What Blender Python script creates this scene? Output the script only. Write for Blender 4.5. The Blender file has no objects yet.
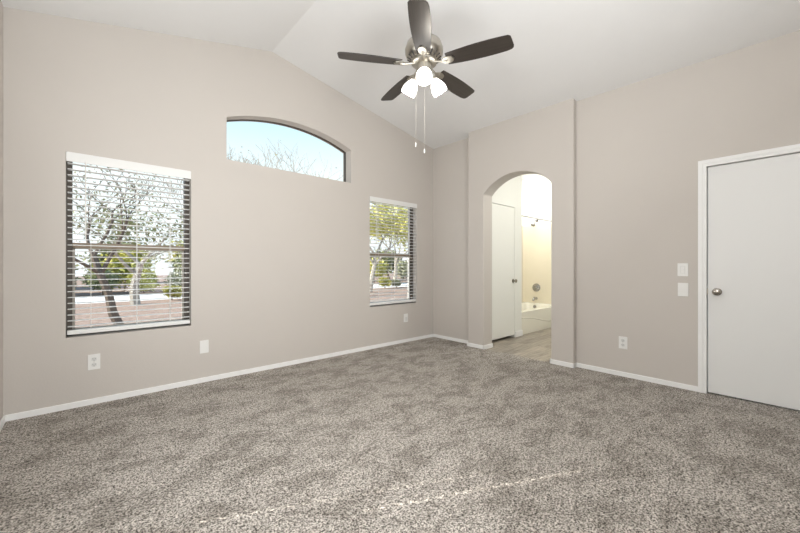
import bpy, bmesh, math, random
from mathutils import Vector, Matrix

S = bpy.context.scene
COL = S.collection
PI = math.pi

# ------------------------------------------------------------------ camera
cam_d = bpy.data.cameras.new('camera')
cam = bpy.data.objects.new('camera', cam_d)
COL.objects.link(cam)
cam.location = (0, 0, 1.135)
cam.rotation_euler = (PI / 2, 0, -math.radians(41.917))
cam_d.sensor_fit = 'HORIZONTAL'
cam_d.sensor_width = 36.0
cam_d.lens = 347.66 / 800 * 36
cam_d.clip_start = 0.02
cam_d.clip_end = 300
S.camera = cam

# ------------------------------------------------------------------ exposure
S.view_settings.view_transform = 'Standard'
S.view_settings.look = 'None'
S.view_settings.exposure = 0.26
S.view_settings.gamma = 1.0
S.view_settings.use_curve_mapping = False

# ------------------------------------------------------------------ sky
world = bpy.data.worlds.new('sky')
S.world = world
world.use_nodes = True
nt = world.node_tree
nt.nodes.clear()
w_out = nt.nodes.new('ShaderNodeOutputWorld')
w_bg = nt.nodes.new('ShaderNodeBackground')
w_tc = nt.nodes.new('ShaderNodeTexCoord')
w_sep = nt.nodes.new('ShaderNodeSeparateXYZ')
w_ramp = nt.nodes.new('ShaderNodeValToRGB')
nt.links.new(w_tc.outputs['Generated'], w_sep.inputs[0])
nt.links.new(w_sep.outputs['Z'], w_ramp.inputs['Fac'])
nt.links.new(w_ramp.outputs['Color'], w_bg.inputs['Color'])
nt.links.new(w_bg.outputs[0], w_out.inputs[0])
e = w_ramp.color_ramp.elements
e[0].position, e[0].color = 0.0, (0.62, 0.64, 0.66, 1)
e[1].position, e[1].color = 1.0, (0.18, 0.32, 0.56, 1)
for pos, c in ((0.24, (0.575, 0.625, 0.63, 1)), (0.34, (0.43, 0.56, 0.635, 1)), (0.5, (0.24, 0.40, 0.60, 1))):
    k = e.new(pos)
    k.color = c
w_bg.inputs['Strength'].default_value = 1.7

# ------------------------------------------------------------------ sun: from the left, low, a little ahead of the camera
sun_d = bpy.data.lights.new('sun', 'SUN')
sun_d.energy = 9.0
sun_d.angle = math.radians(0.45)
sun_d.color = (1.0, 0.94, 0.84)
sun = bpy.data.objects.new('sun', sun_d)
COL.objects.link(sun)
sun_el = math.radians(31.6)
sun_dir = Vector((0.893 * math.cos(sun_el), -0.45 * math.cos(sun_el), -math.sin(sun_el)))
sun.rotation_euler = sun_dir.to_track_quat('-Z', 'Y').to_euler()
sun.location = (-8, 6, 9)


def area_light(name, loc, target, sx, sy, power, color):
    d = bpy.data.lights.new(name, 'AREA')
    d.shape = 'RECTANGLE'
    d.size, d.size_y, d.energy, d.color = sx, sy, power, color
    o = bpy.data.objects.new(name, d)
    COL.objects.link(o)
    o.location = loc
    o.rotation_euler = (Vector(target) - Vector(loc)).to_track_quat('-Z', 'Y').to_euler()
    return o


area_light('left_fill', (-0.41, 2.15, 1.42), (4.0, 1.9, 2.3), 1.2, 0.8, 14, (0.95, 0.98, 1.0))  # fill lamp added in front of the shut left blind, brightens the right wall
area_light('ceiling_bounce', (1.25, -0.4, 1.05), (0.0, 1.7, 3.1), 1.3, 1.1, 66, (0.965, 0.985, 1.0))
area_light('room_fill', (-0.41, 0.1, 2.1), (4.1, 2.6, 2.2), 1.2, 1.2, 43, (0.965, 0.985, 1.0)).data.spread = math.radians(160)
area_light('bath_light', (5.0, 1.4, 2.9), (4.8, 2.6, 0.9), 0.9, 0.7, 25, (1.0, 0.985, 0.94))
area_light('tub_wall_fill', (6.15, 3.2, 2.75), (6.9, 3.3, 1.6), 0.6, 0.4, 16, (1.0, 0.99, 0.96))  # unseen lamp added to whiten the upper tub wall


# ------------------------------------------------------------------ materials
def mat(name, color, rough=0.5, metal=0.0, bump=0.0, bscale=60.0, var=0.0, vscale=8.0, spec=0.5, emit=None):
    m = bpy.data.materials.new(name)
    m.use_nodes = True
    t = m.node_tree
    b = t.nodes['Principled BSDF']
    b.inputs['Base Color'].default_value = (*color, 1)
    b.inputs['Roughness'].default_value = rough
    b.inputs['Metallic'].default_value = metal
    b.inputs['Specular IOR Level'].default_value = spec
    tc = t.nodes.new('ShaderNodeTexCoord')
    n = t.nodes.new('ShaderNodeTexNoise')
    n.inputs['Scale'].default_value = vscale
    n.inputs['Detail'].default_value = 3
    t.links.new(tc.outputs['Object'], n.inputs['Vector'])
    mx = t.nodes.new('ShaderNodeMix')
    mx.data_type = 'RGBA'
    mx.inputs[6].default_value = (*[c * (1 - var) for c in color], 1)
    mx.inputs[7].default_value = (*[min(1, c * (1 + var)) for c in color], 1)
    t.links.new(n.outputs['Fac'], mx.inputs[0])
    t.links.new(mx.outputs[2], b.inputs['Base Color'])
    if bump:
        nb = t.nodes.new('ShaderNodeTexNoise')
        nb.inputs['Scale'].default_value = bscale
        nb.inputs['Detail'].default_value = 2
        t.links.new(tc.outputs['Object'], nb.inputs['Vector'])
        bp = t.nodes.new('ShaderNodeBump')
        bp.inputs['Strength'].default_value = bump
        bp.inputs['Distance'].default_value = 0.01
        t.links.new(nb.outputs['Fac'], bp.inputs['Height'])
        t.links.new(bp.outputs[0], b.inputs['Normal'])
    if emit:
        b.inputs['Emission Color'].default_value = (*emit[0], 1)
        b.inputs['Emission Strength'].default_value = emit[1]
    return m


def carpet_mat():
    m = bpy.data.materials.new('carpet')
    m.use_nodes = True
    t = m.node_tree
    b = t.nodes['Principled BSDF']
    b.inputs['Roughness'].default_value = 0.95
    b.inputs['Specular IOR Level'].default_value = 0.1
    tc = t.nodes.new('ShaderNodeTexCoord')

    def noise(scale, detail, dist=0.0, rough=0.5):
        n = t.nodes.new('ShaderNodeTexNoise')
        n.inputs['Scale'].default_value = scale
        n.inputs['Detail'].default_value = detail
        n.inputs['Distortion'].default_value = dist
        n.inputs['Roughness'].default_value = rough
        t.links.new(tc.outputs['Object'], n.inputs['Vector'])
        return n

    fl = noise(125, 2, 0.2, 0.65)
    clump = noise(55, 3, 0.3, 0.7)
    avg = t.nodes.new('ShaderNodeMix')
    avg.data_type = 'FLOAT'
    avg.inputs[0].default_value = 0.36
    t.links.new(fl.outputs['Fac'], avg.inputs[2])
    t.links.new(clump.outputs['Fac'], avg.inputs[3])
    r1 = t.nodes.new('ShaderNodeValToRGB')
    el = r1.color_ramp.elements
    el[0].position, el[0].color = 0.42, (0.085, 0.076, 0.066, 1)
    el[1].position, el[1].color = 0.575, (0.74, 0.69, 0.635, 1)
    k = el.new(0.5)
    k.color = (0.41, 0.377, 0.338, 1)
    t.links.new(avg.outputs[0], r1.inputs['Fac'])
    # brushed pile: patches where the nap lies the other way
    mp = t.nodes.new('ShaderNodeMapping')
    mp.inputs['Rotation'].default_value = (0, 0, math.radians(35))
    mp.inputs['Scale'].default_value = (1.0, 1.5, 1.0)
    t.links.new(tc.outputs['Object'], mp.inputs['Vector'])
    pn = t.nodes.new('ShaderNodeTexNoise')
    pn.inputs['Scale'].default_value = 3.2
    pn.inputs['Detail'].default_value = 8
    pn.inputs['Roughness'].default_value = 0.84
    pn.inputs['Distortion'].default_value = 0.25
    t.links.new(mp.outputs[0], pn.inputs['Vector'])
    r2 = t.nodes.new('ShaderNodeValToRGB')
    el = r2.color_ramp.elements
    el[0].position, el[0].color = 0.44, (0.70, 0.69, 0.675, 1)
    el[1].position, el[1].color = 0.53, (1.04, 1.04, 1.04, 1)
    t.links.new(pn.outputs['Fac'], r2.inputs['Fac'])
    mx = t.nodes.new('ShaderNodeMix')
    mx.data_type = 'RGBA'
    mx.blend_type = 'MULTIPLY'
    mx.inputs[0].default_value = 1.0
    t.links.new(r1.outputs['Color'], mx.inputs[6])
    t.links.new(r2.outputs['Color'], mx.inputs[7])
    t.links.new(mx.outputs[2], b.inputs['Base Color'])
    bp = t.nodes.new('ShaderNodeBump')
    bp.inputs['Strength'].default_value = 0.55
    bp.inputs['Distance'].default_value = 0.02
    t.links.new(avg.outputs[0], bp.inputs['Height'])
    t.links.new(bp.outputs[0], b.inputs['Normal'])
    return m


def plank_mat():
    m = bpy.data.materials.new('vinyl_plank')
    m.use_nodes = True
    t = m.node_tree
    b = t.nodes['Principled BSDF']
    b.inputs['Roughness'].default_value = 0.42
    tc = t.nodes.new('ShaderNodeTexCoord')
    br = t.nodes.new('ShaderNodeTexBrick')
    br.offset = 0.37
    br.inputs['Color1'].default_value = (0.42, 0.375, 0.32, 1)
    br.inputs['Color2'].default_value = (0.27, 0.24, 0.205, 1)
    br.inputs['Mortar'].default_value = (0.13, 0.10, 0.075, 1)
    br.inputs['Scale'].default_value = 1.0
    br.inputs['Mortar Size'].default_value = 0.0015
    br.inputs['Brick Width'].default_value = 1.2
    br.inputs['Row Height'].default_value = 0.15
    t.links.new(tc.outputs['Object'], br.inputs['Vector'])
    mp = t.nodes.new('ShaderNodeMapping')
    mp.inputs['Scale'].default_value = (2.5, 30, 1)
    t.links.new(tc.outputs['Object'], mp.inputs['Vector'])
    n = t.nodes.new('ShaderNodeTexNoise')
    n.inputs['Scale'].default_value = 1.6
    n.inputs['Detail'].default_value = 5
    t.links.new(mp.outputs[0], n.inputs['Vector'])
    r = t.nodes.new('ShaderNodeValToRGB')
    r.color_ramp.elements[0].position = 0.3
    r.color_ramp.elements[0].color = (0.62, 0.60, 0.57, 1)
    r.color_ramp.elements[1].position = 0.7
    r.color_ramp.elements[1].color = (1.25, 1.22, 1.18, 1)
    t.links.new(n.outputs['Fac'], r.inputs['Fac'])
    mx = t.nodes.new('ShaderNodeMix')
    mx.data_type = 'RGBA'
    mx.blend_type = 'MULTIPLY'
    mx.inputs[0].default_value = 1.0
    t.links.new(br.outputs['Color'], mx.inputs[6])
    t.links.new(r.outputs['Color'], mx.inputs[7])
    t.links.new(mx.outputs[2], b.inputs['Base Color'])
    return m


def glass_mat():
    m = bpy.data.materials.new('window_glass')
    m.use_nodes = True
    t = m.node_tree
    t.nodes.clear()
    o = t.nodes.new('ShaderNodeOutputMaterial')
    tr = t.nodes.new('ShaderNodeBsdfTransparent')
    tr.inputs['Color'].default_value = (0.94, 0.96, 0.96, 1)
    gl = t.nodes.new('ShaderNodeBsdfGlossy')
    gl.inputs['Roughness'].default_value = 0.02
    fr = t.nodes.new('ShaderNodeFresnel')
    fr.inputs['IOR'].default_value = 1.12
    mx = t.nodes.new('ShaderNodeMixShader')
    t.links.new(fr.outputs[0], mx.inputs[0])
    t.links.new(tr.outputs[0], mx.inputs[1])
    t.links.new(gl.outputs[0], mx.inputs[2])
    t.links.new(mx.outputs[0], o.inputs['Surface'])
    return m


def gravel_mat():
    m = mat('gravel', (0.40, 0.30, 0.255), 0.95, bump=0.7, bscale=30, spec=0.1)
    t = m.node_tree
    b = t.nodes['Principled BSDF']
    tc = t.nodes.new('ShaderNodeTexCoord')
    n = t.nodes.new('ShaderNodeTexNoise')
    n.inputs['Scale'].default_value = 14
    n.inputs['Detail'].default_value = 6
    t.links.new(tc.outputs['Object'], n.inputs['Vector'])
    r = t.nodes.new('ShaderNodeValToRGB')
    r.color_ramp.elements[0].position = 0.3
    r.color_ramp.elements[0].color = (0.21, 0.145, 0.115, 1)
    r.color_ramp.elements[1].position = 0.75
    r.color_ramp.elements[1].color = (0.43, 0.32, 0.265, 1)
    t.links.new(n.outputs['Fac'], r.inputs['Fac'])
    t.links.new(r.outputs['Color'], b.inputs['Base Color'])
    return m


def leaf_mat(name, a, c):
    m = bpy.data.materials.new(name)
    m.use_nodes = True
    t = m.node_tree
    b = t.nodes['Principled BSDF']
    b.inputs['Roughness'].default_value = 0.6
    b.inputs['Specular IOR Level'].default_value = 0.2
    oi = t.nodes.new('ShaderNodeTexCoord')
    n = t.nodes.new('ShaderNodeTexNoise')
    n.inputs['Scale'].default_value = 2.2
    n.inputs['Detail'].default_value = 6
    t.links.new(oi.outputs['Object'], n.inputs['Vector'])
    r = t.nodes.new('ShaderNodeValToRGB')
    r.color_ramp.elements[0].position = 0.35
    r.color_ramp.elements[0].color = (*a, 1)
    r.color_ramp.elements[1].position = 0.65
    r.color_ramp.elements[1].color = (*c, 1)
    t.links.new(n.outputs['Fac'], r.inputs['Fac'])
    t.links.new(r.outputs['Color'], b.inputs['Base Color'])
    b.inputs['Transmission Weight'].default_value = 0.0
    b.inputs['Subsurface Weight'].default_value = 0.0
    return m


def blade_mat():
    m = mat('dark_walnut', (0.045, 0.036, 0.030), 0.38, spec=0.5)
    t = m.node_tree
    b = t.nodes['Principled BSDF']
    tc = t.nodes.new('ShaderNodeTexCoord')
    mp = t.nodes.new('ShaderNodeMapping')
    mp.inputs['Scale'].default_value = (2, 55, 2)
    t.links.new(tc.outputs['Object'], mp.inputs['Vector'])
    n = t.nodes.new('ShaderNodeTexNoise')
    n.inputs['Scale'].default_value = 2
    n.inputs['Detail'].default_value = 4
    t.links.new(mp.outputs[0], n.inputs['Vector'])
    r = t.nodes.new('ShaderNodeValToRGB')
    r.color_ramp.elements[0].color = (0.016, 0.013, 0.011, 1)
    r.color_ramp.elements[1].color = (0.055, 0.044, 0.036, 1)
    t.links.new(n.outputs['Fac'], r.inputs['Fac'])
    t.links.new(r.outputs['Color'], b.inputs['Base Color'])
    return m


M = {
    'wall': mat('greige_paint', (0.595, 0.555, 0.512), 0.75, bump=0.06, bscale=90, var=0.015, vscale=3, spec=0.3),
    'ceiling': mat('ceiling_paint', (0.83, 0.825, 0.815), 0.85, bump=0.07, bscale=80, var=0.01, spec=0.2),
    'trim': mat('white_trim', (0.89, 0.89, 0.875), 0.4, spec=0.4),
    'door': mat('white_door', (0.80, 0.80, 0.785), 0.45, bump=0.03, bscale=40, spec=0.4),
    'gap': mat('dark_gap', (0.06, 0.055, 0.05), 0.9),
    'bathwall': mat('cream_paint', (0.84, 0.84, 0.795), 0.6, bump=0.04, bscale=90),
    'surround': mat('cream_surround', (0.86, 0.79, 0.63), 0.25, var=0.04, vscale=3),
    'tub': mat('tub_enamel', (0.88, 0.85, 0.74), 0.18),
    'plate': mat('white_plastic', (0.82, 0.815, 0.79), 0.35),
    'platedark': mat('slot_grey', (0.20, 0.20, 0.19), 0.5),
    'rocker': mat('rocker_plastic', (0.70, 0.70, 0.68), 0.4),
    'knob': mat('satin_nickel', (0.36, 0.33, 0.29), 0.22, 1.0),
    'nickel': mat('brushed_nickel', (0.47, 0.44, 0.385), 0.30, 1.0, var=0.04),
    'chrome': mat('chrome', (0.42, 0.42, 0.43), 0.12, 1.0),
    'bronze': mat('bronze_frame', (0.085, 0.07, 0.055), 0.5, 0.2),
    'tan': mat('tan_rail', (0.30, 0.235, 0.165), 0.5, 0.1),
    'slat': mat('blind_white', (0.82, 0.82, 0.80), 0.4),
    'chain': mat('pull_chain_metal', (0.58, 0.55, 0.50), 0.5, 0.3),
    'cord': mat('cord_white', (0.80, 0.79, 0.76), 0.8),
    'shade': mat('lit_frosted_glass', (0.9, 0.9, 0.88), 0.4, emit=((1.0, 0.97, 0.92), 3.2)),
    'blade': blade_mat(),
    'carpet': carpet_mat(),
    'plank': plank_mat(),
    'glass': glass_mat(),
    'gravel': gravel_mat(),
    'road': mat('pale_concrete', (0.62, 0.60, 0.58), 0.9, bump=0.1, bscale=20, var=0.06, spec=0.2),  # the road's own pale concrete tone
    'bark': mat('tree_bark', (0.16, 0.125, 0.10), 0.9, bump=0.6, bscale=25, var=0.3, spec=0.2),
    'palebark': mat('pale_bark', (0.42, 0.38, 0.33), 0.9, bump=0.5, bscale=25, var=0.25, spec=0.2),
    'greybark': mat('grey_bark', (0.25, 0.225, 0.20), 0.9, bump=0.5, bscale=25, var=0.25, spec=0.2),
    'leaf_olive': leaf_mat('olive_leaves', (0.15, 0.17, 0.09), (0.40, 0.40, 0.20)),
    'leaf_yellow': leaf_mat('yellow_green_leaves', (0.34, 0.34, 0.08), (0.72, 0.66, 0.22)),
    'leaf_dark': leaf_mat('dark_green_leaves', (0.06, 0.085, 0.045), (0.17, 0.20, 0.10)),
    'leaf_grey': leaf_mat('grey_green_leaves', (0.22, 0.23, 0.15), (0.46, 0.45, 0.30)),
    'fence': mat('pale_block', (0.62, 0.57, 0.51), 0.9, bump=0.2, bscale=20, var=0.1, spec=0.2),
    'stucco': mat('stucco', (0.55, 0.47, 0.39), 0.95, bump=0.2, bscale=40),
    'sash': mat('sash_tan', (0.45, 0.41, 0.35), 0.5),
    'sash_sunlit': mat('sash_sunlit_white', (0.80, 0.79, 0.77), 0.5),  # white puts sunlight on the sash into its colour
}


# ------------------------------------------------------------------ mesh helpers
class MB:
    def __init__(self):
        self.bm = bmesh.new()

    def box(self, x0, x1, y0, y1, z0, z1, mtx=None):
        vs = [self.bm.verts.new(p) for p in ((x0, y0, z0), (x1, y0, z0), (x1, y1, z0), (x0, y1, z0),
                                            (x0, y0, z1), (x1, y0, z1), (x1, y1, z1), (x0, y1, z1))]
        for f in ((0, 3, 2, 1), (4, 5, 6, 7), (0, 1, 5, 4), (1, 2, 6, 5), (2, 3, 7, 6), (3, 0, 4, 7)):
            self.bm.faces.new([vs[i] for i in f])
        if mtx is not None:
            for v in vs:
                v.co = mtx @ v.co
        return self

    def lathe(self, prof, n=24, mtx=None):
        # prof: (radius, z) list from bottom to top about the local z axis
        rings = []
        for r, z in prof:
            if r < 1e-6:
                rings.append([self.bm.verts.new((0, 0, z))])
            else:
                rings.append([self.bm.verts.new((r * math.cos(2 * PI * i / n), r * math.sin(2 * PI * i / n), z)) for i in range(n)])
        for a, b in zip(rings, rings[1:]):
            for i in range(n):
                j = (i + 1) % n
                if len(a) == 1 and len(b) == 1:
                    continue
                if len(a) == 1:
                    self.bm.faces.new((a[0], b[j], b[i]))
                elif len(b) == 1:
                    self.bm.faces.new((a[i], a[j], b[0]))
                else:
                    self.bm.faces.new((a[i], a[j], b[j], b[i]))
        if mtx is not None:
            for r in rings:
                for v in r:
                    v.co = mtx @ v.co
        return self

    def tube(self, pts, radii, n=8):
        pts = [Vector(p) for p in pts]
        if not isinstance(radii, (list, tuple)):
            radii = [radii] * len(pts)
        rings = []
        for i, p in enumerate(pts):
            d = (pts[min(i + 1, len(pts) - 1)] - pts[max(i - 1, 0)]).normalized()
            a = d.orthogonal().normalized() if i == 0 else (a - d * a.dot(d)).normalized()
            b = d.cross(a)
            rings.append([self.bm.verts.new(p + (a * math.cos(2 * PI * k / n) + b * math.sin(2 * PI * k / n)) * radii[i]) for k in range(n)])
        for r, s in zip(rings, rings[1:]):
            for k in range(n):
                self.bm.faces.new((r[k], r[(k + 1) % n], s[(k + 1) % n], s[k]))
        self.bm.faces.new(rings[0][::-1])
        self.bm.faces.new(rings[-1])
        return self

    def prism(self, outline, h0, h1, fn):
        # outline: 2-d points; fn(u, v, h) -> 3-d point
        a = [self.bm.verts.new(fn(u, v, h0)) for u, v in outline]
        b = [self.bm.verts.new(fn(u, v, h1)) for u, v in outline]
        n = len(a)
        self.bm.faces.new(a[::-1])
        self.bm.faces.new(b)
        for i in range(n):
            self.bm.faces.new((a[i], a[(i + 1) % n], b[(i + 1) % n], b[i]))
        return self

    def holed(self, outer, holes, h0, h1, fn):
        tmp = bmesh.new()
        for loop in [outer] + holes:
            vs = [tmp.verts.new((u, v, 0)) for u, v in loop]
            for i in range(len(vs)):
                tmp.edges.new((vs[i], vs[(i + 1) % len(vs)]))
        bmesh.ops.triangle_fill(tmp, use_beauty=True, use_dissolve=False, edges=tmp.edges[:], normal=(0, 0, 1))
        tmp.verts.index_update()
        A = [self.bm.verts.new(fn(v.co.x, v.co.y, h0)) for v in tmp.verts]
        B = [self.bm.verts.new(fn(v.co.x, v.co.y, h1)) for v in tmp.verts]
        for f in tmp.faces:
            ids = [v.index for v in f.verts]
            self.bm.faces.new([A[i] for i in ids][::-1])
            self.bm.faces.new([B[i] for i in ids])
        for ed in tmp.edges:
            if len(ed.link_faces) == 1:
                i, j = ed.verts[0].index, ed.verts[1].index
                self.bm.faces.new((A[i], A[j], B[j], B[i]))
        tmp.free()
        return self

    def build(self, name, material, parent=None, smooth=False, bevel=0.0, seg=2, kind=None, loc=None):
        bmesh.ops.recalc_face_normals(self.bm, faces=self.bm.faces[:])
        me = bpy.data.meshes.new(name)
        self.bm.to_mesh(me)
        self.bm.free()
        me.materials.append(material)
        o = bpy.data.objects.new(name, me)
        COL.objects.link(o)
        if smooth:
            for p in me.polygons:
                p.use_smooth = True
            md = o.modifiers.new('edge', 'EDGE_SPLIT')
            md.split_angle = math.radians(40)
        if bevel:
            md = o.modifiers.new('bevel', 'BEVEL')
            md.width = bevel
            md.segments = seg
            md.limit_method = 'ANGLE'
        if parent is not None:
            o.parent = parent
        if kind:
            o['kind'] = kind
        if loc:
            o.location = loc
        return o


def thing(name, label, cat, loc=(0, 0, 0), rz=0, group=None):
    o = bpy.data.objects.new(name, None)
    COL.objects.link(o)
    o.empty_display_size = 0.05
    o.location = loc
    o.rotation_euler = (0, 0, rz)
    o['label'] = label
    o['category'] = cat
    if group:
        o['group'] = group
    return o


def struct_root(name, loc=(0, 0, 0)):
    o = bpy.data.objects.new(name, None)
    COL.objects.link(o)
    o.location = loc
    o['kind'] = 'structure'
    return o


def copy_thing(o, parent=None):
    c = o.copy()
    COL.objects.link(c)
    if parent is not None:
        c.parent = parent
    for ch in list(o.children):
        copy_thing(ch, c)
    return c


# ------------------------------------------------------------------ the room shell
YW = 3.83          # window wall face
XL = -0.46         # left wall face
XR = 4.12          # right wall face
XA = 4.045         # face of the arch wall bump-out
XF = 4.165         # far stretch of the right wall
YB = -1.15         # back wall face
RX, RZ = 1.525, 3.526   # ridge
ZL, ZR = 3.02, 3.04

arch_u0, arch_u1 = 1.056, 2.573
a_sill, a_spring, a_top = 2.232, 2.665, 2.812


def arc_pts(u0, u1, zs, zt, n=24):
    w, r = (u1 - u0) / 2, zt - zs
    R = (w * w + r * r) / (2 * r)
    cz = zt - R
    uc = (u0 + u1) / 2
    a0 = math.asin(w / R)
    return [(uc + R * math.sin(a0 * (1 - 2 * i / n)), cz + R * math.cos(a0 * (1 - 2 * i / n))) for i in range(n + 1)]


w1 = (-0.131, 0.739, 0.566, 2.052)
w2 = (2.880, 3.788, 0.574, 2.103)


def rect(a):
    return [(a[0], a[2]), (a[1], a[2]), (a[1], a[3]), (a[0], a[3])]


arch_hole = [(arch_u0, a_sill), (arch_u1, a_sill)] + arc_pts(arch_u0, arch_u1, a_spring, a_top)
outer = [(XL - 0.2, -0.2), (7.15, -0.2), (7.15, 3.02), (XF, ZR + 0.04), (RX, RZ + 0.04), (XL, ZL + 0.04), (XL - 0.2, ZL)]
MB().holed(outer, [rect(w1), rect(w2), arch_hole], YW, YW + 0.19, lambda u, v, h: (u, h, v)).build('wall_front', M['wall'], kind='structure')

# left wall with a window of its own (out of frame) that lets the sun in through its closed blind
w3 = (1.72, 2.58, 0.566, 2.052)
MB().holed([(YB - 0.2, -0.2), (YW + 0.001, -0.2), (YW + 0.001, 3.2), (YB - 0.2, 3.2)], [rect(w3)], XL - 0.18, XL,
           lambda u, v, h: (h, u, v)).build('wall_left', M['wall'], kind='structure')
MB().box(XL - 0.18, XR + 0.2, YB - 0.15, YB, -0.2, 3.7).build('wall_back', M['wall'], kind='structure')

# right wall: far stretch, arch wall, main stretch with the door
MB().box(XF, XA + 0.215, 3.045, YW + 0.001, -0.2, 3.2).build('wall_right_far', M['wall'], kind='structure')
Y0a, Y1a = 1.852, 2.790
arch_door = [(Y0a, -0.2), (Y1a, -0.2)] + arc_pts(Y0a, Y1a, 2.125, 2.338, 28)
MB().holed([(1.597, -0.21), (3.05, -0.21), (3.05, 3.2), (1.597, 3.2)], [[(a, max(b, -0.2)) for a, b in arch_door]], XA, XA + 0.215,
           lambda u, v, h: (h, u, v)).build('wall_right_arch', M['wall'], bevel=0.012, seg=3, kind='structure')
d_y0, d_y1, d_z = -0.305, 0.481, 2.028
MB().holed([(YB - 0.1, -0.2), (1.5975, -0.2), (1.5975, 3.2), (YB - 0.1, 3.2)],
           [[(d_y0 - 0.012, -0.19), (d_y1 + 0.012, -0.19), (d_y1 + 0.012, d_z + 0.012), (d_y0 - 0.012, d_z + 0.012)]],
           XR, XR + 0.12, lambda u, v, h: (h, u, v)).build('wall_right', M['wall'], kind='structure')

# ceiling: two slopes meeting at the ridge, run past the gable as an unseen eave added to block the sun
cm = MB()
ya, yb = YB - 0.1, YW + 1.15


def eave(y):
    return ZR - 0.02 * (YW - y) if y < YW else ZR


ny = 8
for side in (0, 1):
    low, top = [], []
    for i in range(ny + 1):
        y = ya + (yb - ya) * i / ny
        if side == 0:
            p, q = (XL - 0.5, y, ZL - 0.01 - 0.1), (RX, y, RZ)
        else:
            s = (RZ - eave(y)) / (XF - RX)
            p, q = (RX, y, RZ), (XF + 0.25, y, eave(y) - s * 0.25)
        low.append((cm.bm.verts.new(p), cm.bm.verts.new(q)))
        top.append((cm.bm.verts.new((p[0], p[1], p[2] + 0.12)), cm.bm.verts.new((q[0], q[1], q[2] + 0.12))))
    for i in range(ny):
        cm.bm.faces.new((low[i][0], low[i][1], low[i + 1][1], low[i + 1][0]))
        cm.bm.faces.new((top[i][0], top[i + 1][0], top[i + 1][1], top[i][1]))
        for k in (0, 1):
            cm.bm.faces.new((low[i][k], low[i + 1][k], top[i + 1][k], top[i][k]))
    for i in (0, ny):
        cm.bm.faces.new((low[i][0], low[i][1], top[i][1], top[i][0]))
bmesh.ops.remove_doubles(cm.bm, verts=cm.bm.verts[:], dist=0.0005)
cm.build('ceiling', M['ceiling'], kind='structure')

# floors
MB().box(XL - 0.02, XA + 0.02, YB - 0.02, YW + 0.02, -0.15, 0).build('floor', M['carpet'], kind='structure')
MB().box(XA + 0.02, XR + 0.05, YB - 0.02, 1.6, -0.15, 0).box(XA + 0.02, XF + 0.02, 3.04, YW + 0.02, -0.15, 0).build('floor_edge', M['carpet'], kind='structure')
MB().box(XA + 0.02, 7.05, 0.85, YW, -0.15, -0.006).build('floor_bath', M['plank'], kind='structure')
MB().box(XR + 0.1, XR + 0.9, d_y0 - 0.4, d_y1 + 0.3, -0.15, 0).build('floor_hall', M['carpet'], kind='structure')

# bathroom shell
bx0 = XA + 0.215
MB().holed([(bx0 - 0.002, -0.1), (5.34, -0.1), (5.34, 3.0), (bx0 - 0.002, 3.0)],
           [[(4.452, -0.09), (5.128, -0.09), (5.128, 2.088), (4.452, 2.088)]], 2.935, 3.05, lambda u, v, h: (u, h, v)).build('wall_bath_closet', M['bathwall'], kind='structure')
MB().box(5.24, 5.34, 3.05, YW, -0.1, 3.0).build('wall_bath_alcove', M['bathwall'], kind='structure')
MB().box(6.92, 7.05, 0.8, YW, -0.1, 3.0).build('wall_bath_end', M['bathwall'], kind='structure')
MB().box(XR + 0.12, 7.05, 0.75, 0.87, -0.1, 3.0).build('wall_bath_side', M['bathwall'], kind='structure')
MB().box(XR + 0.10, XR + 0.16, 0.75, 1.6, -0.1, 3.0).box(XA + 0.15, XA + 0.22, 1.6, 1.85, -0.1, 3.0).build('wall_bath_front', M['bathwall'], kind='structure')
MB().box(XR + 0.1, 7.1, 0.75, YW + 0.1, 2.98, 3.1).build('ceiling_bath', M['bathwall'], kind='structure')


# baseboards
def board(name, x0, x1, y0, y1, h=0.047):
    return MB().box(x0, x1, y0, y1, -0.01, h).build(name, M['trim'], bevel=0.005, seg=3, kind='structure')


T = 0.013
board('baseboard_front', XL, XF, YW - T, YW + 0.001)
board('baseboard_left', XL - 0.001, XL + T, YB, YW)
board('baseboard_right_far', XF - T, XF + 0.001, 3.05, YW)
board('baseboard_back', XL, XR, YB, YB + T)
MB().box(XA - T, XA + 0.001, Y1a - T, 3.05 + T, -0.01, 0.05).box(XA - T, XA + 0.217, Y1a - T, Y1a + 0.001, -0.01, 0.05) \
    .box(XA - T, XF, 3.05, 3.05 + T, -0.01, 0.05).build('baseboard_arch_left', M['trim'], bevel=0.005, seg=3, kind='structure')
MB().box(XA - T, XA + 0.001, 1.597 - T, Y0a + T, -0.01, 0.05).box(XA - T, XA + 0.217, Y0a - 0.001, Y0a + T, -0.01, 0.05) \
    .box(XA - T, XR, 1.597 - T, 1.598, -0.01, 0.05).build('baseboard_arch_right', M['trim'], bevel=0.005, seg=3, kind='structure')
board('baseboard_right', XR - T, XR + 0.001, 0.54, 1.597)
board('baseboard_bath', 5.13, 5.34 + T, 2.935 - T, 2.936, 0.085)

# ------------------------------------------------------------------ bedroom door and casing
cs = MB()


def casing_u(w0, w1):
    return [(d_y0 - w0, -0.005), (d_y0 - w1, -0.005), (d_y0 - w1, d_z + w1), (d_y1 + w1, d_z + w1), (d_y1 + w1, -0.005), (d_y1 + w0, -0.005),
            (d_y1 + w0, d_z + w0), (d_y0 - w0, d_z + w0)]


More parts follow.
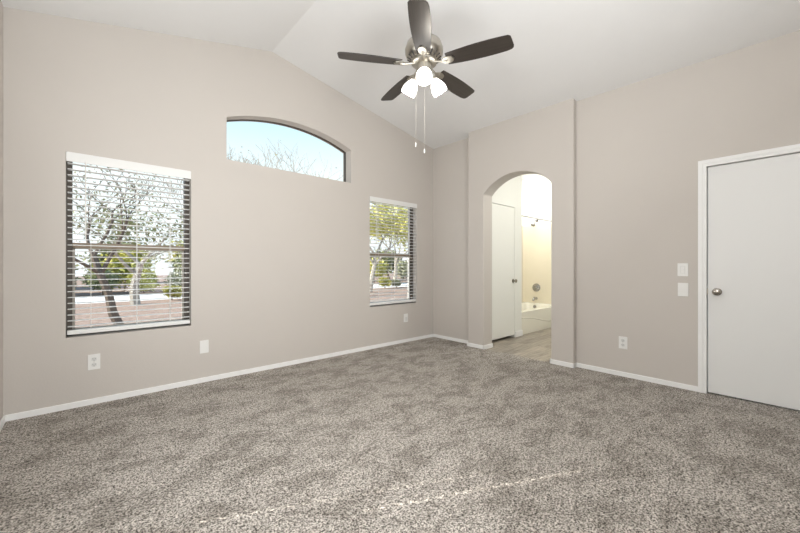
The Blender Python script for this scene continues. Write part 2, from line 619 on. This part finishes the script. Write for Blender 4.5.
cs.prism(casing_u(0.001, 0.059), XR - 0.011, XR + 0.001, lambda u, v, h: (h, u, v))
cs.prism(casing_u(0.026, 0.0585), XR - 0.017, XR - 0.0112, lambda u, v, h: (h, u, v))
cs.build('trim_1', M['trim'], bevel=0.002, kind='structure')
jb = MB()
jb.box(XR - 0.001, XR + 0.12, d_y1, d_y1 + 0.013, -0.01, d_z + 0.012)
jb.box(XR - 0.001, XR + 0.12, d_y0 - 0.013, d_y0, -0.01, d_z + 0.012)
jb.box(XR - 0.001, XR + 0.12, d_y0, d_y1, d_z, d_z + 0.013)
jb.box(XR + 0.052, XR + 0.12, d_y1 - 0.012, d_y1, -0.01, d_z)
jb.box(XR + 0.052, XR + 0.12, d_y0, d_y0 + 0.012, -0.01, d_z)
jb.box(XR + 0.052, XR + 0.12, d_y0, d_y1, d_z - 0.012, d_z)
jb.build('trim_2', M['trim'], kind='structure')
door = struct_root('door_1', (XR + 0.03, 0.09, 0))
MB().box(-0.018, 0.018, d_y0 + 0.004 - 0.09, d_y1 - 0.007 - 0.09, 0.012, d_z - 0.006).build('door_panel', M['door'], door, bevel=0.002)


def knob(parent, mtx, material):
    MB().lathe([(0, 0), (0.033, 0), (0.033, 0.004), (0.028, 0.008), (0.012, 0.010), (0.011, 0.028), (0.018, 0.034), (0.027, 0.042),
                (0.029, 0.052), (0.026, 0.060), (0.016, 0.064), (0, 0.065)], 28, mtx).build('door_knob', material, parent, smooth=True)


knob(door, Matrix.Translation((-0.018, 0.414 - 0.09, 0.912)) @ Matrix.Rotation(-PI / 2, 4, 'Y'), M['knob'])
MB().box(-0.0185, 0.0, d_y1 - 0.0075 - 0.09, d_y1 - 0.0005 - 0.09, 0.885, 0.94).build('latch_plate', M['nickel'], door)
# hall side of the door is closed off
MB().box(XR + 0.85, XR + 0.95, -0.8, 0.9, -0.1, 3.2).build('wall_hall', M['wall'], kind='structure')

# closet door in the bathroom
cd = struct_root('door_2', (4.79, 2.95, 0))
MB().box(-0.330, 0.330, -0.012, 0.018, 0.036, 2.08).build('door_panel', M['bathwall'], cd, bevel=0.002)
knob(cd, Matrix.Translation((0.285, -0.012, 0.905)) @ Matrix.Rotation(PI / 2, 4, 'X'), M['knob'])
MB().box(4.452, 4.457, 2.936, 3.05, -0.01, 2.088).box(5.123, 5.128, 2.936, 3.05, -0.01, 2.088).build('trim_3', M['bathwall'], kind='structure')


# ------------------------------------------------------------------ windows
def window(name, a, yf, yg, sunlit):
    x0, x1, z0, z1 = a
    r = struct_root(name, ((x0 + x1) / 2, yg, z0))
    ox, oy, oz = r.location
    f = MB()
    fw = 0.036
    f.box(x0 - 0.001 - ox, x0 + fw - ox, yf - oy, yg + 0.03 - oy, z0 - oz, z1 - oz)
    f.box(x1 - fw - ox, x1 + 0.001 - ox, yf - oy, yg + 0.03 - oy, z0 - oz, z1 - oz)
    f.box(x0 - ox, x1 - ox, yf - oy, yg + 0.03 - oy, z0 - 0.001 - oz, z0 + fw - oz)
    f.box(x0 - ox, x1 - ox, yf - oy, yg + 0.03 - oy, z1 - fw - oz, z1 + 0.001 - oz)
    f.build('window_frame', M['bronze'], r, bevel=0.002)
    zm = 1.311
    MB().box(x0 + fw - ox, x1 - fw - ox, yf + 0.012 - oy, yg + 0.02 - oy, zm - 0.021 - oz, zm + 0.021 - oz).build('meeting_rail', M['tan'], r, bevel=0.003)
    s = MB()
    for zz in (z0 + fw, zm - 0.03):
        s.box(x0 + fw - ox, x1 - fw - ox, yg - 0.012 - oy, yg + 0.012 - oy, zz - oz, zz + 0.02 - oz)
    for xx in (x0 + fw, x1 - fw - 0.016):
        s.box(xx - ox, xx + 0.016 - ox, yg - 0.012 - oy, yg + 0.012 - oy, z0 + fw - oz, (z1 - fw if sunlit else zm) - oz)
    s.build('sash', M['sash_sunlit' if sunlit else 'sash'], r)  # far window's sash painted white where the sun catches its frame
    MB().box(x0 + fw - ox, x1 - fw - ox, yg - 0.003 - oy, yg + 0.001 - oy, z0 + fw - oz, zm - oz).build('pane', M['glass'], r)
    MB().box(x0 + fw - ox, x1 - fw - ox, yg + 0.009 - oy, yg + 0.013 - oy, zm - oz, z1 - fw - oz).build('pane', M['glass'], r)
    return r


window('window_1', w1, 3.915, 3.965, False)
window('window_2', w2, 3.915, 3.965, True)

# arched transom
ra = struct_root('window_3', ((arch_u0 + arch_u1) / 2, 3.96, a_sill))
uc = (arch_u0 + arch_u1) / 2
inn = [(arch_u0 + 0.007, a_sill + 0.006), (arch_u1 - 0.007, a_sill + 0.006)] + arc_pts(arch_u0 + 0.007, arch_u1 - 0.007, a_spring - 0.004, a_top - 0.007)
MB().holed([(u - uc, v - a_sill) for u, v in arch_hole], [[(u - uc, v - a_sill) for u, v in inn]], -0.008, 0.03,
           lambda u, v, h: (u, h, v)).build('window_frame', M['bronze'], ra)
MB().prism([(u - uc, v - a_sill) for u, v in inn], -0.002, 0.002, lambda u, v, h: (u, h, v)).build('pane', M['glass'], ra)


# ------------------------------------------------------------------ blinds
def blind(label, a, n, cords, wand_x, top_h):
    x0, x1, z0, z1 = a
    w = x1 - x0 - 0.012
    t = thing('window_blind', label, 'blind', ((x0 + x1) / 2, YW + 0.034, z0 + 0.02), group='white slatted blinds in the window recesses')
    H = z1 - z0 - 0.02
    MB().box(-w / 2 - 0.004, w / 2 + 0.005, -0.042, -0.034, H - top_h, H - 0.004).build('valance', M['slat'], t, bevel=0.002)
    MB().box(-w / 2, w / 2, -0.033, 0.028, H - 0.045, H).build('headrail', M['slat'], t)
    sl = MB()
    zlo, zhi = 0.062, H - top_h - 0.012
    tilt = math.radians(0.5)
    for i in range(n):
        z = zlo + (zhi - zlo) * i / (n - 1)
        prof = []
        for k in range(7):
            u = -0.025 + 0.05 * k / 6
            prof.append((u, 0.0022 - 0.0022 * (u / 0.025) ** 2))
        ol = [(u, v + 0.0045) for u, v in prof] + [(u, v) for u, v in prof[::-1]]
        c, s = math.cos(tilt), math.sin(tilt)
        sl.prism(ol, -w / 2 + 0.004, w / 2 - 0.004, lambda u, v, h, z=z: (h, u * c - v * s, z - u * s + v * c))
    sl.build('slats', M['slat'], t)
    MB().box(-w / 2, w / 2, -0.028, 0.026, 0.0, 0.036).build('bottom_rail', M['slat'], t, bevel=0.006, seg=3)
    for cx in cords:
        lad = MB()
        for y in (-0.029, 0.027):
            lad.box(cx - 0.0017, cx + 0.0017, y - 0.001, y + 0.001, 0.03, H - 0.02)
        lad.build('ladder_cord', M['cord'], t)
    wd = MB().tube([(wand_x, -0.046, H - top_h + 0.01), (wand_x, -0.047, H - 0.64)], 0.0045, 8)
    wd.lathe([(0, -0.03), (0.006, -0.026), (0.0065, 0), (0.0045, 0.006)], 10, Matrix.Translation((wand_x, -0.047, H - 0.63)))
    wd.build('tilt_wand', M['cord'], t)
    return t


blind('white slatted blind in the left near window, beside the left end wall', w1, 29, (-0.285, 0.02, 0.27), -0.318, 0.078)
blind('white slatted blind in the far window next to the room corner', w2, 30, (-0.30, 0.0, 0.30), -0.34, 0.07)

# window in the left wall, out of frame: its blind is shut, and the sun comes through the cord holes
hb = MB()
slz = 0.045
nz = 32
ycs = (2.062, 2.197)
hw = {2.062: 0.0105, 2.197: 0.006}
ylist = sorted([w3[0] + 0.006] + [v for c in ycs for v in (c - hw[c], c + hw[c])] + [w3[1] - 0.006])
zb = 0.575
for i in range(len(ylist) - 1):
    if i in (1, 3):
        span = (0.98, 1.78) if i == 1 else (0.6, 1.45)
        for k in range(nz):
            hb.box(XL - 0.075, XL - 0.071, ylist[i], ylist[i + 1], zb + k * slz + (0.022 if span[0] < zb + k * slz < span[1] else 0.0), zb + (k + 1) * slz)
        hb.box(XL - 0.075, XL - 0.071, ylist[i], ylist[i + 1], zb + nz * slz, 2.05)
    else:
        hb.box(XL - 0.075, XL - 0.071, ylist[i], ylist[i + 1], zb - 0.008, 2.05)
r4 = struct_root('window_4')
hb.build('shut_blind', M['slat'], r4)
f4 = MB()
for y0, y1, z0, z1 in ((w3[0], w3[0] + .036, w3[2], w3[3]), (w3[1] - .036, w3[1], w3[2], w3[3]), (w3[0], w3[1], w3[2], w3[2] + .03), (w3[0], w3[1], w3[3] - .036, w3[3])):
    f4.box(XL - 0.165, XL - 0.11, y0, y1, z0, z1)
f4.build('window_frame', M['bronze'], r4)


# ------------------------------------------------------------------ wall plates (face looks along local -y)
def plate_base(t, w=0.078, h=0.126):
    MB().box(-w / 2, w / 2, -0.006, 0.001, -h / 2, h / 2).build('cover_plate', M['plate'], t, bevel=0.003)


def outlet(label, loc, rz):
    t = thing('wall_outlet', label, 'outlet', loc, rz, group='duplex outlets low on the walls')
    plate_base(t)
    for s in (0.023, -0.023):
        ol = [(0.017 * math.cos(2 * PI * i / 20) if abs(math.cos(2 * PI * i / 20)) < .8 else math.copysign(0.0165, math.cos(2 * PI * i / 20)),
               0.0165 * math.sin(2 * PI * i / 20)) for i in range(20)]
        rc = MB().prism(ol, -0.0085, -0.004, lambda u, v, h, s=s: (u, h, v + s)).build('receptacle', M['rocker'], t)
        sl = MB()
        sl.box(-0.0085, -0.0055, -0.0092, -0.0075, s - 0.001, s + 0.009).box(0.0055, 0.0085, -0.0092, -0.0075, s - 0.001, s + 0.008)
        sl.lathe([(0, 0), (0.003, 0), (0.003, 0.0015), (0, 0.0015)], 10, Matrix.Translation((0, -0.0077, s - 0.008)) @ Matrix.Rotation(PI / 2, 4, 'X'))
        sl.build('slots', M['platedark'], rc)
    MB().lathe([(0, 0), (0.0032, 0), (0.0028, 0.0012), (0, 0.0015)], 12, Matrix.Translation((0, -0.006, 0)) @ Matrix.Rotation(PI / 2, 4, 'X')).build('screw', M['nickel'], t)
    return t


def blank(label, loc, rz, group):
    t = thing('blank_plate', label, 'wall plate', loc, rz, group=group)
    plate_base(t)
    for z in (0.042, -0.042):
        MB().lathe([(0, 0), (0.0032, 0), (0.0028, 0.0012), (0, 0.0015)], 12, Matrix.Translation((0, -0.006, z)) @ Matrix.Rotation(PI / 2, 4, 'X')).build('screw', M['plate'], t)
    return t


RW = -PI / 2   # plates on the right wall look along -x
outlet('white duplex outlet low on the wall beneath the near slatted window', (0.038, YW, 0.347), 0)
outlet('white duplex outlet low on the wall between the arch and the closed door', (XR, 1.134, 0.347), RW)
blank('blank white cover plate low on the wall between the two slatted windows', (0.851, YW, 0.347), 0, 'blank white wall plates')
blank('blank white cover plate directly below the light switch', (XR, 0.647, 0.920), RW, 'blank white wall plates')

t = thing('light_switch', 'white rocker light switch on the wall beside the door casing', 'switch', (XR, 0.649, 1.105), RW)
plate_base(t, 0.078, 0.12)
MB().box(-0.0175, 0.0175, -0.0075, -0.004, -0.034, 0.034).build('rocker_frame', M['rocker'], t, bevel=0.001)
MB().prism([(-0.010, -0.031), (-0.0125, 0.0), (-0.008, 0.031), (-0.004, 0.031), (-0.004, -0.031)], -0.014, 0.014, lambda u, v, h: (h, u, v)).build('rocker', M['plate'], t)

t = thing('cable_plate', 'small narrow white cable plate low on the wall beneath the far window', 'wall plate', (3.552, YW, 0.364))
MB().box(-0.042, 0.042, -0.006, 0.001, -0.062, 0.062).build('cover_plate', M['plate'], t, bevel=0.003)
MB().box(-0.012, 0.030, -0.0085, -0.005, -0.046, 0.012).build('jack', M['rocker'], t, bevel=0.001)

# ------------------------------------------------------------------ ceiling fan
FX, FY = 1.974, 1.914
yaw = math.radians(41.917)
ZB = 2.722
ceil_z = RZ - (FX - RX) * (RZ - (ZR - 0.04)) / (XF - RX)
fan = thing('ceiling_fan', 'five-blade ceiling fan with dark blades, nickel motor and three lit white shades', 'ceiling fan', (FX, FY, ZB))
slope = math.atan((RZ - ZR + 0.04) / (XF - RX))
cz = ceil_z - ZB
MB().lathe([(0, -0.085), (0.025, -0.085), (0.05, -0.07), (0.068, -0.04), (0.072, 0.0), (0.0, 0.004)], 32,
           Matrix.Translation((0, 0, cz)) @ Matrix.Rotation(slope, 4, 'Y')).build('canopy', M['nickel'], fan, smooth=True)
MB().tube([(0, 0, 0.20), (0, 0, cz - 0.05)], 0.0135, 16).build('downrod', M['nickel'], fan, smooth=True)
MB().lathe([(0.0, 0.255), (0.022, 0.255), (0.028, 0.235), (0.030, 0.215), (0.048, 0.208), (0.10, 0.195), (0.135, 0.165), (0.150, 0.12),
            (0.148, 0.085), (0.128, 0.055), (0.105, 0.038), (0.092, 0.034), (0.0, 0.034)][::-1], 48).build('motor_housing', M['nickel'], fan, smooth=True)
for i in range(20):
    v = MB().box(-0.0055, 0.0055, -0.002, 0.002, -0.019, 0.019).build('vent_slot', M['gap'], fan)
    v.matrix_local = Matrix.Rotation(2 * PI * i / 20, 4, 'Z') @ Matrix.Translation((0.118, 0, 0.0455)) @ Matrix.Rotation(math.radians(-127), 4, 'Y') @ Matrix.Rotation(PI / 2, 4, 'Z')
MB().lathe([(0, 0.036), (0.095, 0.036), (0.10, 0.022), (0.098, 0.012), (0.075, 0.004), (0.0, 0.004)][::-1], 40).build('flywheel', M['nickel'], fan, smooth=True)
MB().lathe([(0, 0.006), (0.062, 0.006), (0.064, -0.03), (0.062, -0.062), (0.05, -0.078), (0.035, -0.085), (0.03, -0.105), (0.012, -0.118), (0, -0.12)][::-1], 32).build('switch_housing', M['nickel'], fan, smooth=True)


def blade_outline():
    # blade in plan: x along the length, rounded shoulders at the root, cropped round tip
    pts = []
    L0, L1 = 0.185, 0.675
    for k in range(9):
        s = k / 8
        pts.append((L0 + (L1 - 0.03 - L0) * s, -(0.048 + 0.026 * math.sin(PI * (0.10 + 0.62 * s)))))
    pts += [(L1 - 0.022, -0.063), (L1 - 0.012, -0.054), (L1 - 0.006, -0.020), (L1, 0.030), (L1 - 0.003, 0.048), (L1 - 0.012, 0.058), (L1 - 0.026, 0.063)]
    for k in range(8, -1, -1):
        s = k / 8
        pts.append((L0 + (L1 - 0.05 - L0) * s, 0.048 + 0.026 * math.sin(PI * (0.10 + 0.62 * s))))
    return pts


phase = math.radians(263) - yaw
pitch = math.radians(-12)
for i in range(5):
    a = phase + i * 2 * PI / 5
    mtx = Matrix.Rotation(a, 4, 'Z')
    tilt = Matrix.Translation((0, 0, 0.004)) @ Matrix.Rotation(pitch, 4, 'X')
    b = MB().prism(blade_outline(), -0.003, 0.003, lambda u, v, h: (u, v, h)).build('blade', M['blade'], fan, bevel=0.0015)
    b.matrix_local = mtx @ tilt
    iron = MB()
    iron.tube([(0.07, 0, 0.012), (0.11, 0, 0.004), (0.15, 0, -0.006), (0.19, 0, -0.008)], [0.011, 0.009, 0.008, 0.007], 10)
    m2 = tilt
    pl = [(0.150, -0.012), (0.172, -0.030), (0.205, -0.033), (0.232, -0.024), (0.246, 0.0), (0.232, 0.024), (0.205, 0.033), (0.172, 0.030), (0.150, 0.012)]
    iron.prism(pl, -0.012, -0.0035, lambda u, v, h: m2 @ Vector((u, v, h)))
    ir = iron.build('blade_iron', M['nickel'], fan, smooth=True, bevel=0.003)
    ir.matrix_local = mtx
    for sx, sy in ((0.178, 0.018), (0.178, -0.018), (0.224, 0.0)):
        sc = MB().lathe([(0, -0.0025), (0.004, -0.002), (0.005, 0), (0, 0.001)], 10).build('screw', M['nickel'], ir, smooth=True)
        sc.matrix_local = tilt @ Matrix.Translation((sx, sy, -0.0123))

# light kit: three arms with tulip shades, one towards the camera
for i in range(3):
    a = math.radians(266 + 120 * i) - yaw
    mtx = Matrix.Rotation(a, 4, 'Z')
    arm = MB().tube([(0.025, 0, -0.085), (0.05, 0, -0.070), (0.072, 0, -0.072), (0.086, 0, -0.083)], [0.008, 0.008, 0.008, 0.010], 10)
    tl = mtx @ Matrix.Translation((0.080, 0, -0.076)) @ Matrix.Rotation(math.radians(-34), 4, 'Y')
    hold = Matrix.Translation((0.080, 0, -0.076)) @ Matrix.Rotation(math.radians(-34), 4, 'Y')
    arm.lathe([(0, -0.03), (0.024, -0.028), (0.026, -0.012), (0.02, 0.0), (0, 0.004)], 20, hold)
    ar = arm.build('light_arm', M['nickel'], fan, smooth=True)
    ar.matrix_local = mtx
    prof = [(0.058, -0.132), (0.060, -0.129), (0.061, -0.112), (0.058, -0.085), (0.049, -0.060), (0.036, -0.038), (0.027, -0.024), (0.024, -0.018)]
    inner = [(r - 0.003, z) for r, z in prof[::-1]]
    sh = MB().lathe(inner + prof + [inner[0]], 32).build('lamp_shade', M['shade'], fan, smooth=True)
    sh.matrix_local = tl
    ld = bpy.data.lights.new('bulb', 'POINT')
    ld.energy = 7
    ld.color = (1.0, 0.92, 0.80)
    ld.shadow_soft_size = 0.03
    lo = bpy.data.objects.new('bulb', ld)
    COL.objects.link(lo)
    lo.parent = fan
    lo.matrix_local = tl @ Matrix.Translation((0, 0, -0.125))

for dx, dz, nm in ((-0.066, -0.65, 'short'), (0.003, -0.70, 'long')):
    # offsets across the camera's view: chains hang from the switch housing
    px, py = dx * math.cos(yaw), -dx * math.sin(yaw)
    z0 = -0.07 if dx < -0.01 else -0.11
    ch = MB().tube([(px * .95, py * .95, z0), (px, py, dz + 0.04)], 0.0009, 6)
    c = ch.build('pull_chain', M['chain'], fan)
    MB().lathe([(0, -0.034), (0.0045, -0.032), (0.0055, -0.015), (0.003, 0.0), (0, 0.001)], 12, Matrix.Translation((px, py, dz + 0.04))).build('pull_knob', M['slat'], c, smooth=True)

# ------------------------------------------------------------------ bathroom fittings
tub = thing('bathtub', 'cream enamel bathtub seen through the arched opening', 'bathtub', (6.13, 3.35, -0.006))
tx, ty, th = 0.785, 0.40, 0.385
tb = MB()


def rr(hx, hy, r, n=6):
    out = []
    for cx, cy, a0 in ((hx - r, hy - r, 0), (-hx + r, hy - r, 90), (-hx + r, -hy + r, 180), (hx - r, -hy + r, 270)):
        for k in range(n + 1):
            a = math.radians(a0 + 90 * k / n)
            out.append((cx + r * math.cos(a), cy + r * math.sin(a)))
    return out


loops = [(tx, ty, 0.02, 0.0), (tx, ty, 0.02, th - 0.03), (tx + 0.0, ty + 0.0, 0.02, th - 0.008), (tx - 0.008, ty - 0.008, 0.02, th), (tx - 0.06, ty - 0.07, 0.12, th),
         (tx - 0.075, ty - 0.085, 0.12, th - 0.015), (tx - 0.12, ty - 0.12, 0.14, 0.10), (tx - 0.18, ty - 0.17, 0.12, 0.06)]
rings = []
for hx, hy, r, z in loops:
    rings.append([tb.bm.verts.new((x, y, z)) for x, y in rr(hx, hy, r)])
for A, B in zip(rings, rings[1:]):
    n = len(A)
    for k in range(n):
        tb.bm.faces.new((A[k], A[(k + 1) % n], B[(k + 1) % n], B[k]))
tb.bm.faces.new(rings[0][::-1])
tb.bm.faces.new(rings[-1])
tb.build('tub_shell', M['tub'], tub, smooth=True)
# moulded swoop along the apron
sw = MB()
sp = [(-0.76 + 1.5 * k / 24, -ty - 0.001, 0.28 - 0.16 * (0.5 - 0.5 * math.cos(PI * min(1, k / 20)))) for k in range(25)]
sw.tube(sp, 0.010, 8)
sw.build('apron_moulding', M['tub'], tub, smooth=True)
MB().lathe([(0, 0), (0.036, 0), (0.034, 0.008), (0.012, 0.012), (0, 0.012)], 20, Matrix.Translation((tx - 0.085, 0.115, 0.315)) @ Matrix.Rotation(-PI / 2 - 0.1, 4, 'Y')).build('overflow_plate', M['chrome'], tub, smooth=True)

MB().box(6.90, 6.921, 2.94, 3.80, 0.36, 1.99).box(5.34, 6.92, 3.76, 3.80, 0.36, 1.99).build('trim_4', M['surround'], kind='structure')
MB().box(5.34, 7.0, 3.80, YW, -0.1, 3.0).build('wall_bath_back', M['bathwall'], kind='structure')

fx = 6.90
t = thing('shower_valve', 'round chrome shower valve on the cream tub surround', 'faucet', (fx, 3.465, 0.70))
mx_ = Matrix.Rotation(-PI / 2, 4, 'Y')
MB().lathe([(0, -0.001), (0.085, -0.001), (0.083, 0.006), (0.05, 0.014), (0.03, 0.018), (0, 0.018)], 32, mx_).build('escutcheon', M['chrome'], t, smooth=True)
hd = MB().lathe([(0, 0.014), (0.028, 0.014), (0.03, 0.05), (0.022, 0.062), (0, 0.064)], 20, mx_)
hd.tube([(-0.05, 0, 0), (-0.06, -0.05, -0.004), (-0.062, -0.085, -0.008)], [0.012, 0.010, 0.009], 10)
hd.build('handle', M['chrome'], t, smooth=True)
t = thing('tub_spout', 'short chrome tub spout just above the bathtub rim', 'faucet', (fx, 3.465, 0.475))
MB().tube([(0.001, 0, 0), (-0.05, 0, 0.0), (-0.10, 0, -0.004), (-0.125, 0, -0.02), (-0.13, 0, -0.04)], [0.03, 0.026, 0.025, 0.022, 0.018], 16).build('spout_body', M['chrome'], t, smooth=True)
MB().lathe([(0, 0), (0.006, 0), (0.006, 0.02), (0.009, 0.026), (0, 0.03)], 12, Matrix.Translation((-0.10, 0, 0.018))).build('diverter_knob', M['chrome'], t, smooth=True)
t = thing('shower_fixture', 'chrome shower head on a bent arm high above the tub', 'shower head', (6.92, 3.465, 2.085))
MB().lathe([(0, -0.001), (0.032, -0.001), (0.03, 0.008), (0.012, 0.012), (0, 0.012)], 20, mx_).build('flange', M['chrome'], t, smooth=True)
MB().tube([(-0.005, 0, 0), (-0.05, 0, 0.005), (-0.09, 0, -0.015), (-0.125, 0, -0.055)], 0.010, 12).build('arm', M['chrome'], t, smooth=True)
MB().lathe([(0, -0.075), (0.042, -0.075), (0.045, -0.066), (0.032, -0.04), (0.016, -0.01), (0, 0)][::1], 24,
           Matrix.Translation((-0.12, 0, -0.05)) @ Matrix.Rotation(math.radians(38), 4, 'Y')).build('spray_head', M['chrome'], t, smooth=True)
t = thing('shower_rod', 'straight chrome shower curtain rod spanning above the bathtub', 'shower rod', (5.34, 2.985, 1.99))
MB().tube([(0.0, 0, 0), (1.58, 0, 0)], 0.0125, 14).build('rod', M['chrome'], t, smooth=True)
for x, s in ((0, 1), (1.58, -1)):
    MB().lathe([(0, 0), (0.03, 0), (0.028, 0.01), (0.015, 0.02), (0, 0.02)], 20, Matrix.Translation((x, 0, 0)) @ Matrix.Rotation(s * PI / 2, 4, 'Y')).build('end_flange', M['chrome'], t, smooth=True)

# ------------------------------------------------------------------ outdoors
GZ = -0.10
MB().box(-30, 50, YW + 0.19, 15.6, GZ - 0.3, GZ).build('ground', M['gravel'], kind='structure')
MB().box(-40, 70, 15.6, 19.4, GZ - 0.3, GZ - 0.02).build('road', M['road'], kind='structure')
MB().box(-40, 70, 19.4, 60, GZ - 0.3, GZ - 0.01).build('ground_beyond', M['gravel'], kind='structure')


def tree(name, label, base, height, lean, spread, leaves, lsize, lm, bm_, seed, levels=4, trunk_r=0.1, fork=0.33, group=None, nbr=3, cat='tree', twig=0.006, low=0.02):
    R = random.Random(seed)
    t = thing(name, label, cat, base, 0, group)
    wood, tips = MB(), []

    def grow(p, d, length, r, lev):
        pts, rad = [p.copy()], [r]
        n = 4
        for i in range(n):
            d = (d + Vector((R.uniform(-.22, .22), R.uniform(-.22, .22), R.uniform(-.08, .16)))).normalized()
            p = p + d * (length / n)
            pts.append(p.copy())
            rad.append(max(twig, r * (1 - 0.35 * (i + 1) / n)))
            if lev >= levels - 1:
                tips.append((p.copy(), d.copy()))
        wood.tube(pts, rad, 7 if lev < 2 else 4)
        if lev < levels:
            k = nbr if lev else nbr + 1
            for j in range(k):
                az = 2 * PI * (j + R.random() * .7) / k
                side = Vector((math.cos(az), math.sin(az), R.uniform(-.05, .5)))
                nd = (d * R.uniform(.5, .9) + side * spread).normalized()
                grow(p if j < 2 else pts[3], nd, length * R.uniform(.6, .82), rad[-1] * R.uniform(.55, .75), lev + 1)

    grow(Vector((0, 0, -0.03)), Vector(lean).normalized(), height * fork, trunk_r, 0)
    wood.build('trunk', bm_, t)
    cr = MB()
    if leaves:
        for i in range(leaves):
            p, d = tips[R.randrange(len(tips))]
            q = p + Vector((R.gauss(0, 1), R.gauss(0, 1), R.gauss(0, 1))) * (0.045 * height)
            q.z = max(q.z, low)
            a = Vector((R.gauss(0, 1), R.gauss(0, 1), R.gauss(0, .7))).normalized()
            b = a.orthogonal().normalized()
            b = (Matrix.Rotation(R.uniform(0, 6.28), 3, a) @ b)
            s = lsize * R.uniform(.6, 1.3)
            vs = [cr.bm.verts.new(q + v) for v in (a * s, b * s * .45, -a * s, -b * s * .45)]
            cr.bm.faces.new(vs)
        me_name = 'crown'
        cr.build(me_name, lm, t)
    return t


yard = 'trees in the gravel yard'
tree('yard_tree', 'dark leaning tree with low forked trunk nearest the left window', (0.50, 8.75, GZ), 5.2, (-0.5, 0.0, 1), 0.75, 1000, 0.035, M['leaf_grey'], M['bark'], 5, 3, 0.085, 0.30, yard)
tree('yard_tree', 'olive tree with upright trunk behind the dark leaning tree', (1.15, 14.2, GZ), 5.4, (0.05, 0, 1), 0.85, 1500, 0.065, M['leaf_olive'], M['palebark'], 8, 4, 0.15, 0.25, yard)
tree('bare_tree', 'tall bare-branched tree whose twigs show in the arched window', (5.3, 13.7, GZ), 8.6, (0.03, 0, 1), 0.5, 60, 0.045, M['leaf_grey'], M['palebark'], 12, 5, 0.12, 0.24, yard, twig=0.006)
tree('bare_tree', 'wiry bare tree rising at the left end of the arched window', (3.3, 11.0, GZ), 7.9, (-0.03, 0, 1), 0.48, 60, 0.04, M['leaf_grey'], M['palebark'], 21, 5, 0.11, 0.24, yard, twig=0.005)
tree('yellow_tree', 'yellow-green tree with slim pale trunk seen through the far window', (15.0, 17.2, GZ), 5.8, (0.04, 0, 1), 0.6, 3000, 0.10, M['leaf_yellow'], M['palebark'], 31, 4, 0.12, 0.34, yard)
tree('yellow_tree', 'yellow-green tree left of its slim pale twin through the far window', (10.0, 13.3, GZ), 5.4, (-0.03, 0, 1), 0.6, 3000, 0.09, M['leaf_yellow'], M['palebark'], 37, 4, 0.13, 0.33, yard)

far = 'trees across the road'
spots = [(-2.4, 28.0, 8.0, 'dark', 'dark bushy tree across the road behind the leaning trunk'),
         (1.6, 33.0, 9.6, 'olive', 'olive bushy tree across the road in the middle of the near window'),
         (5.6, 28.0, 8.0, 'yellow', 'yellowish bushy tree across the road at the right of the near window'),
         (10.2, 24, 5.4, 'olive', 'olive bushy tree across the road below the arched window'),
         (16.2, 24.8, 6.2, 'yellow', 'bright yellow bushy tree across the road in the far window'),
         (21.4, 25.4, 6.4, 'olive', 'olive tall bushy tree across the road in the far window'),
         (26.2, 25, 5.6, 'grey', 'grey-green bushy tree across the road at right edge of the far window')]
for i, (x, y, h, kind, lab) in enumerate(spots):
    tree('roadside_tree', lab, (x, y, GZ - 0.01), h, (0, 0, 1), 1.0, 5200, 0.16, M['leaf_' + kind], M['bark'], 50 + i, 3, 0.14, 0.13 if x < 6 else 0.18, far)

bush = 'low shrubs along the road'
for i, (x, y, hh, kind, lab) in enumerate(((12.5, 15.2, 1.1, 'yellow', 'low yellow shrub at the near road edge, left in the far window'),
                                           (13.4, 15.2, 0.9, 'grey', 'low grey-green shrub at the near road edge, right in the far window'),
                                           (2.3, 15.1, 1.0, 'yellow', 'low yellowish shrub at the near road edge, right in the near window'),
                                           (-1.7, 22.3, 5.4, 'olive', 'tall olive shrub on the far road side, left in the near window'),
                                           (1.4, 22.6, 5.2, 'yellow', 'tall yellow-green shrub on the far road side, middle of the near window'),
                                           (4.5, 22.3, 5.4, 'olive', 'tall olive shrub on the far road side, right in the near window'),
                                           (-0.95, 19.95, 2.6, 'grey', 'low grey-green bush at the far road edge, leftmost in the near window'),
                                           (0.5, 19.9, 2.6, 'olive', 'low olive bush at the far road edge, just right of the leaning trunk'),
                                           (1.95, 19.95, 2.6, 'yellow', 'low yellow-green bush at the far road edge, behind the upright trunk'),
                                           (3.45, 19.9, 2.6, 'grey', 'low grey-green bush at the far road edge, rightmost in the near window'),
                                           (15.7, 20.3, 4.4, 'yellow', 'yellow shrub on the far road side in the far window'),
                                           (18.6, 20.4, 4.4, 'grey', 'grey-green shrub on the far road side in the far window'))):
    tree('low_shrub', lab, (x, y, GZ - (0.01 if y > 19 else 0)), hh, (0, 0, 1), 1.1, 2200 if hh < 2 else 4600, 0.06 + 0.012 * hh, M['leaf_' + kind], M['bark'], 90 + i, 3, 0.03, 0.22 if hh < 2 else 0.15, bush, cat='shrub')
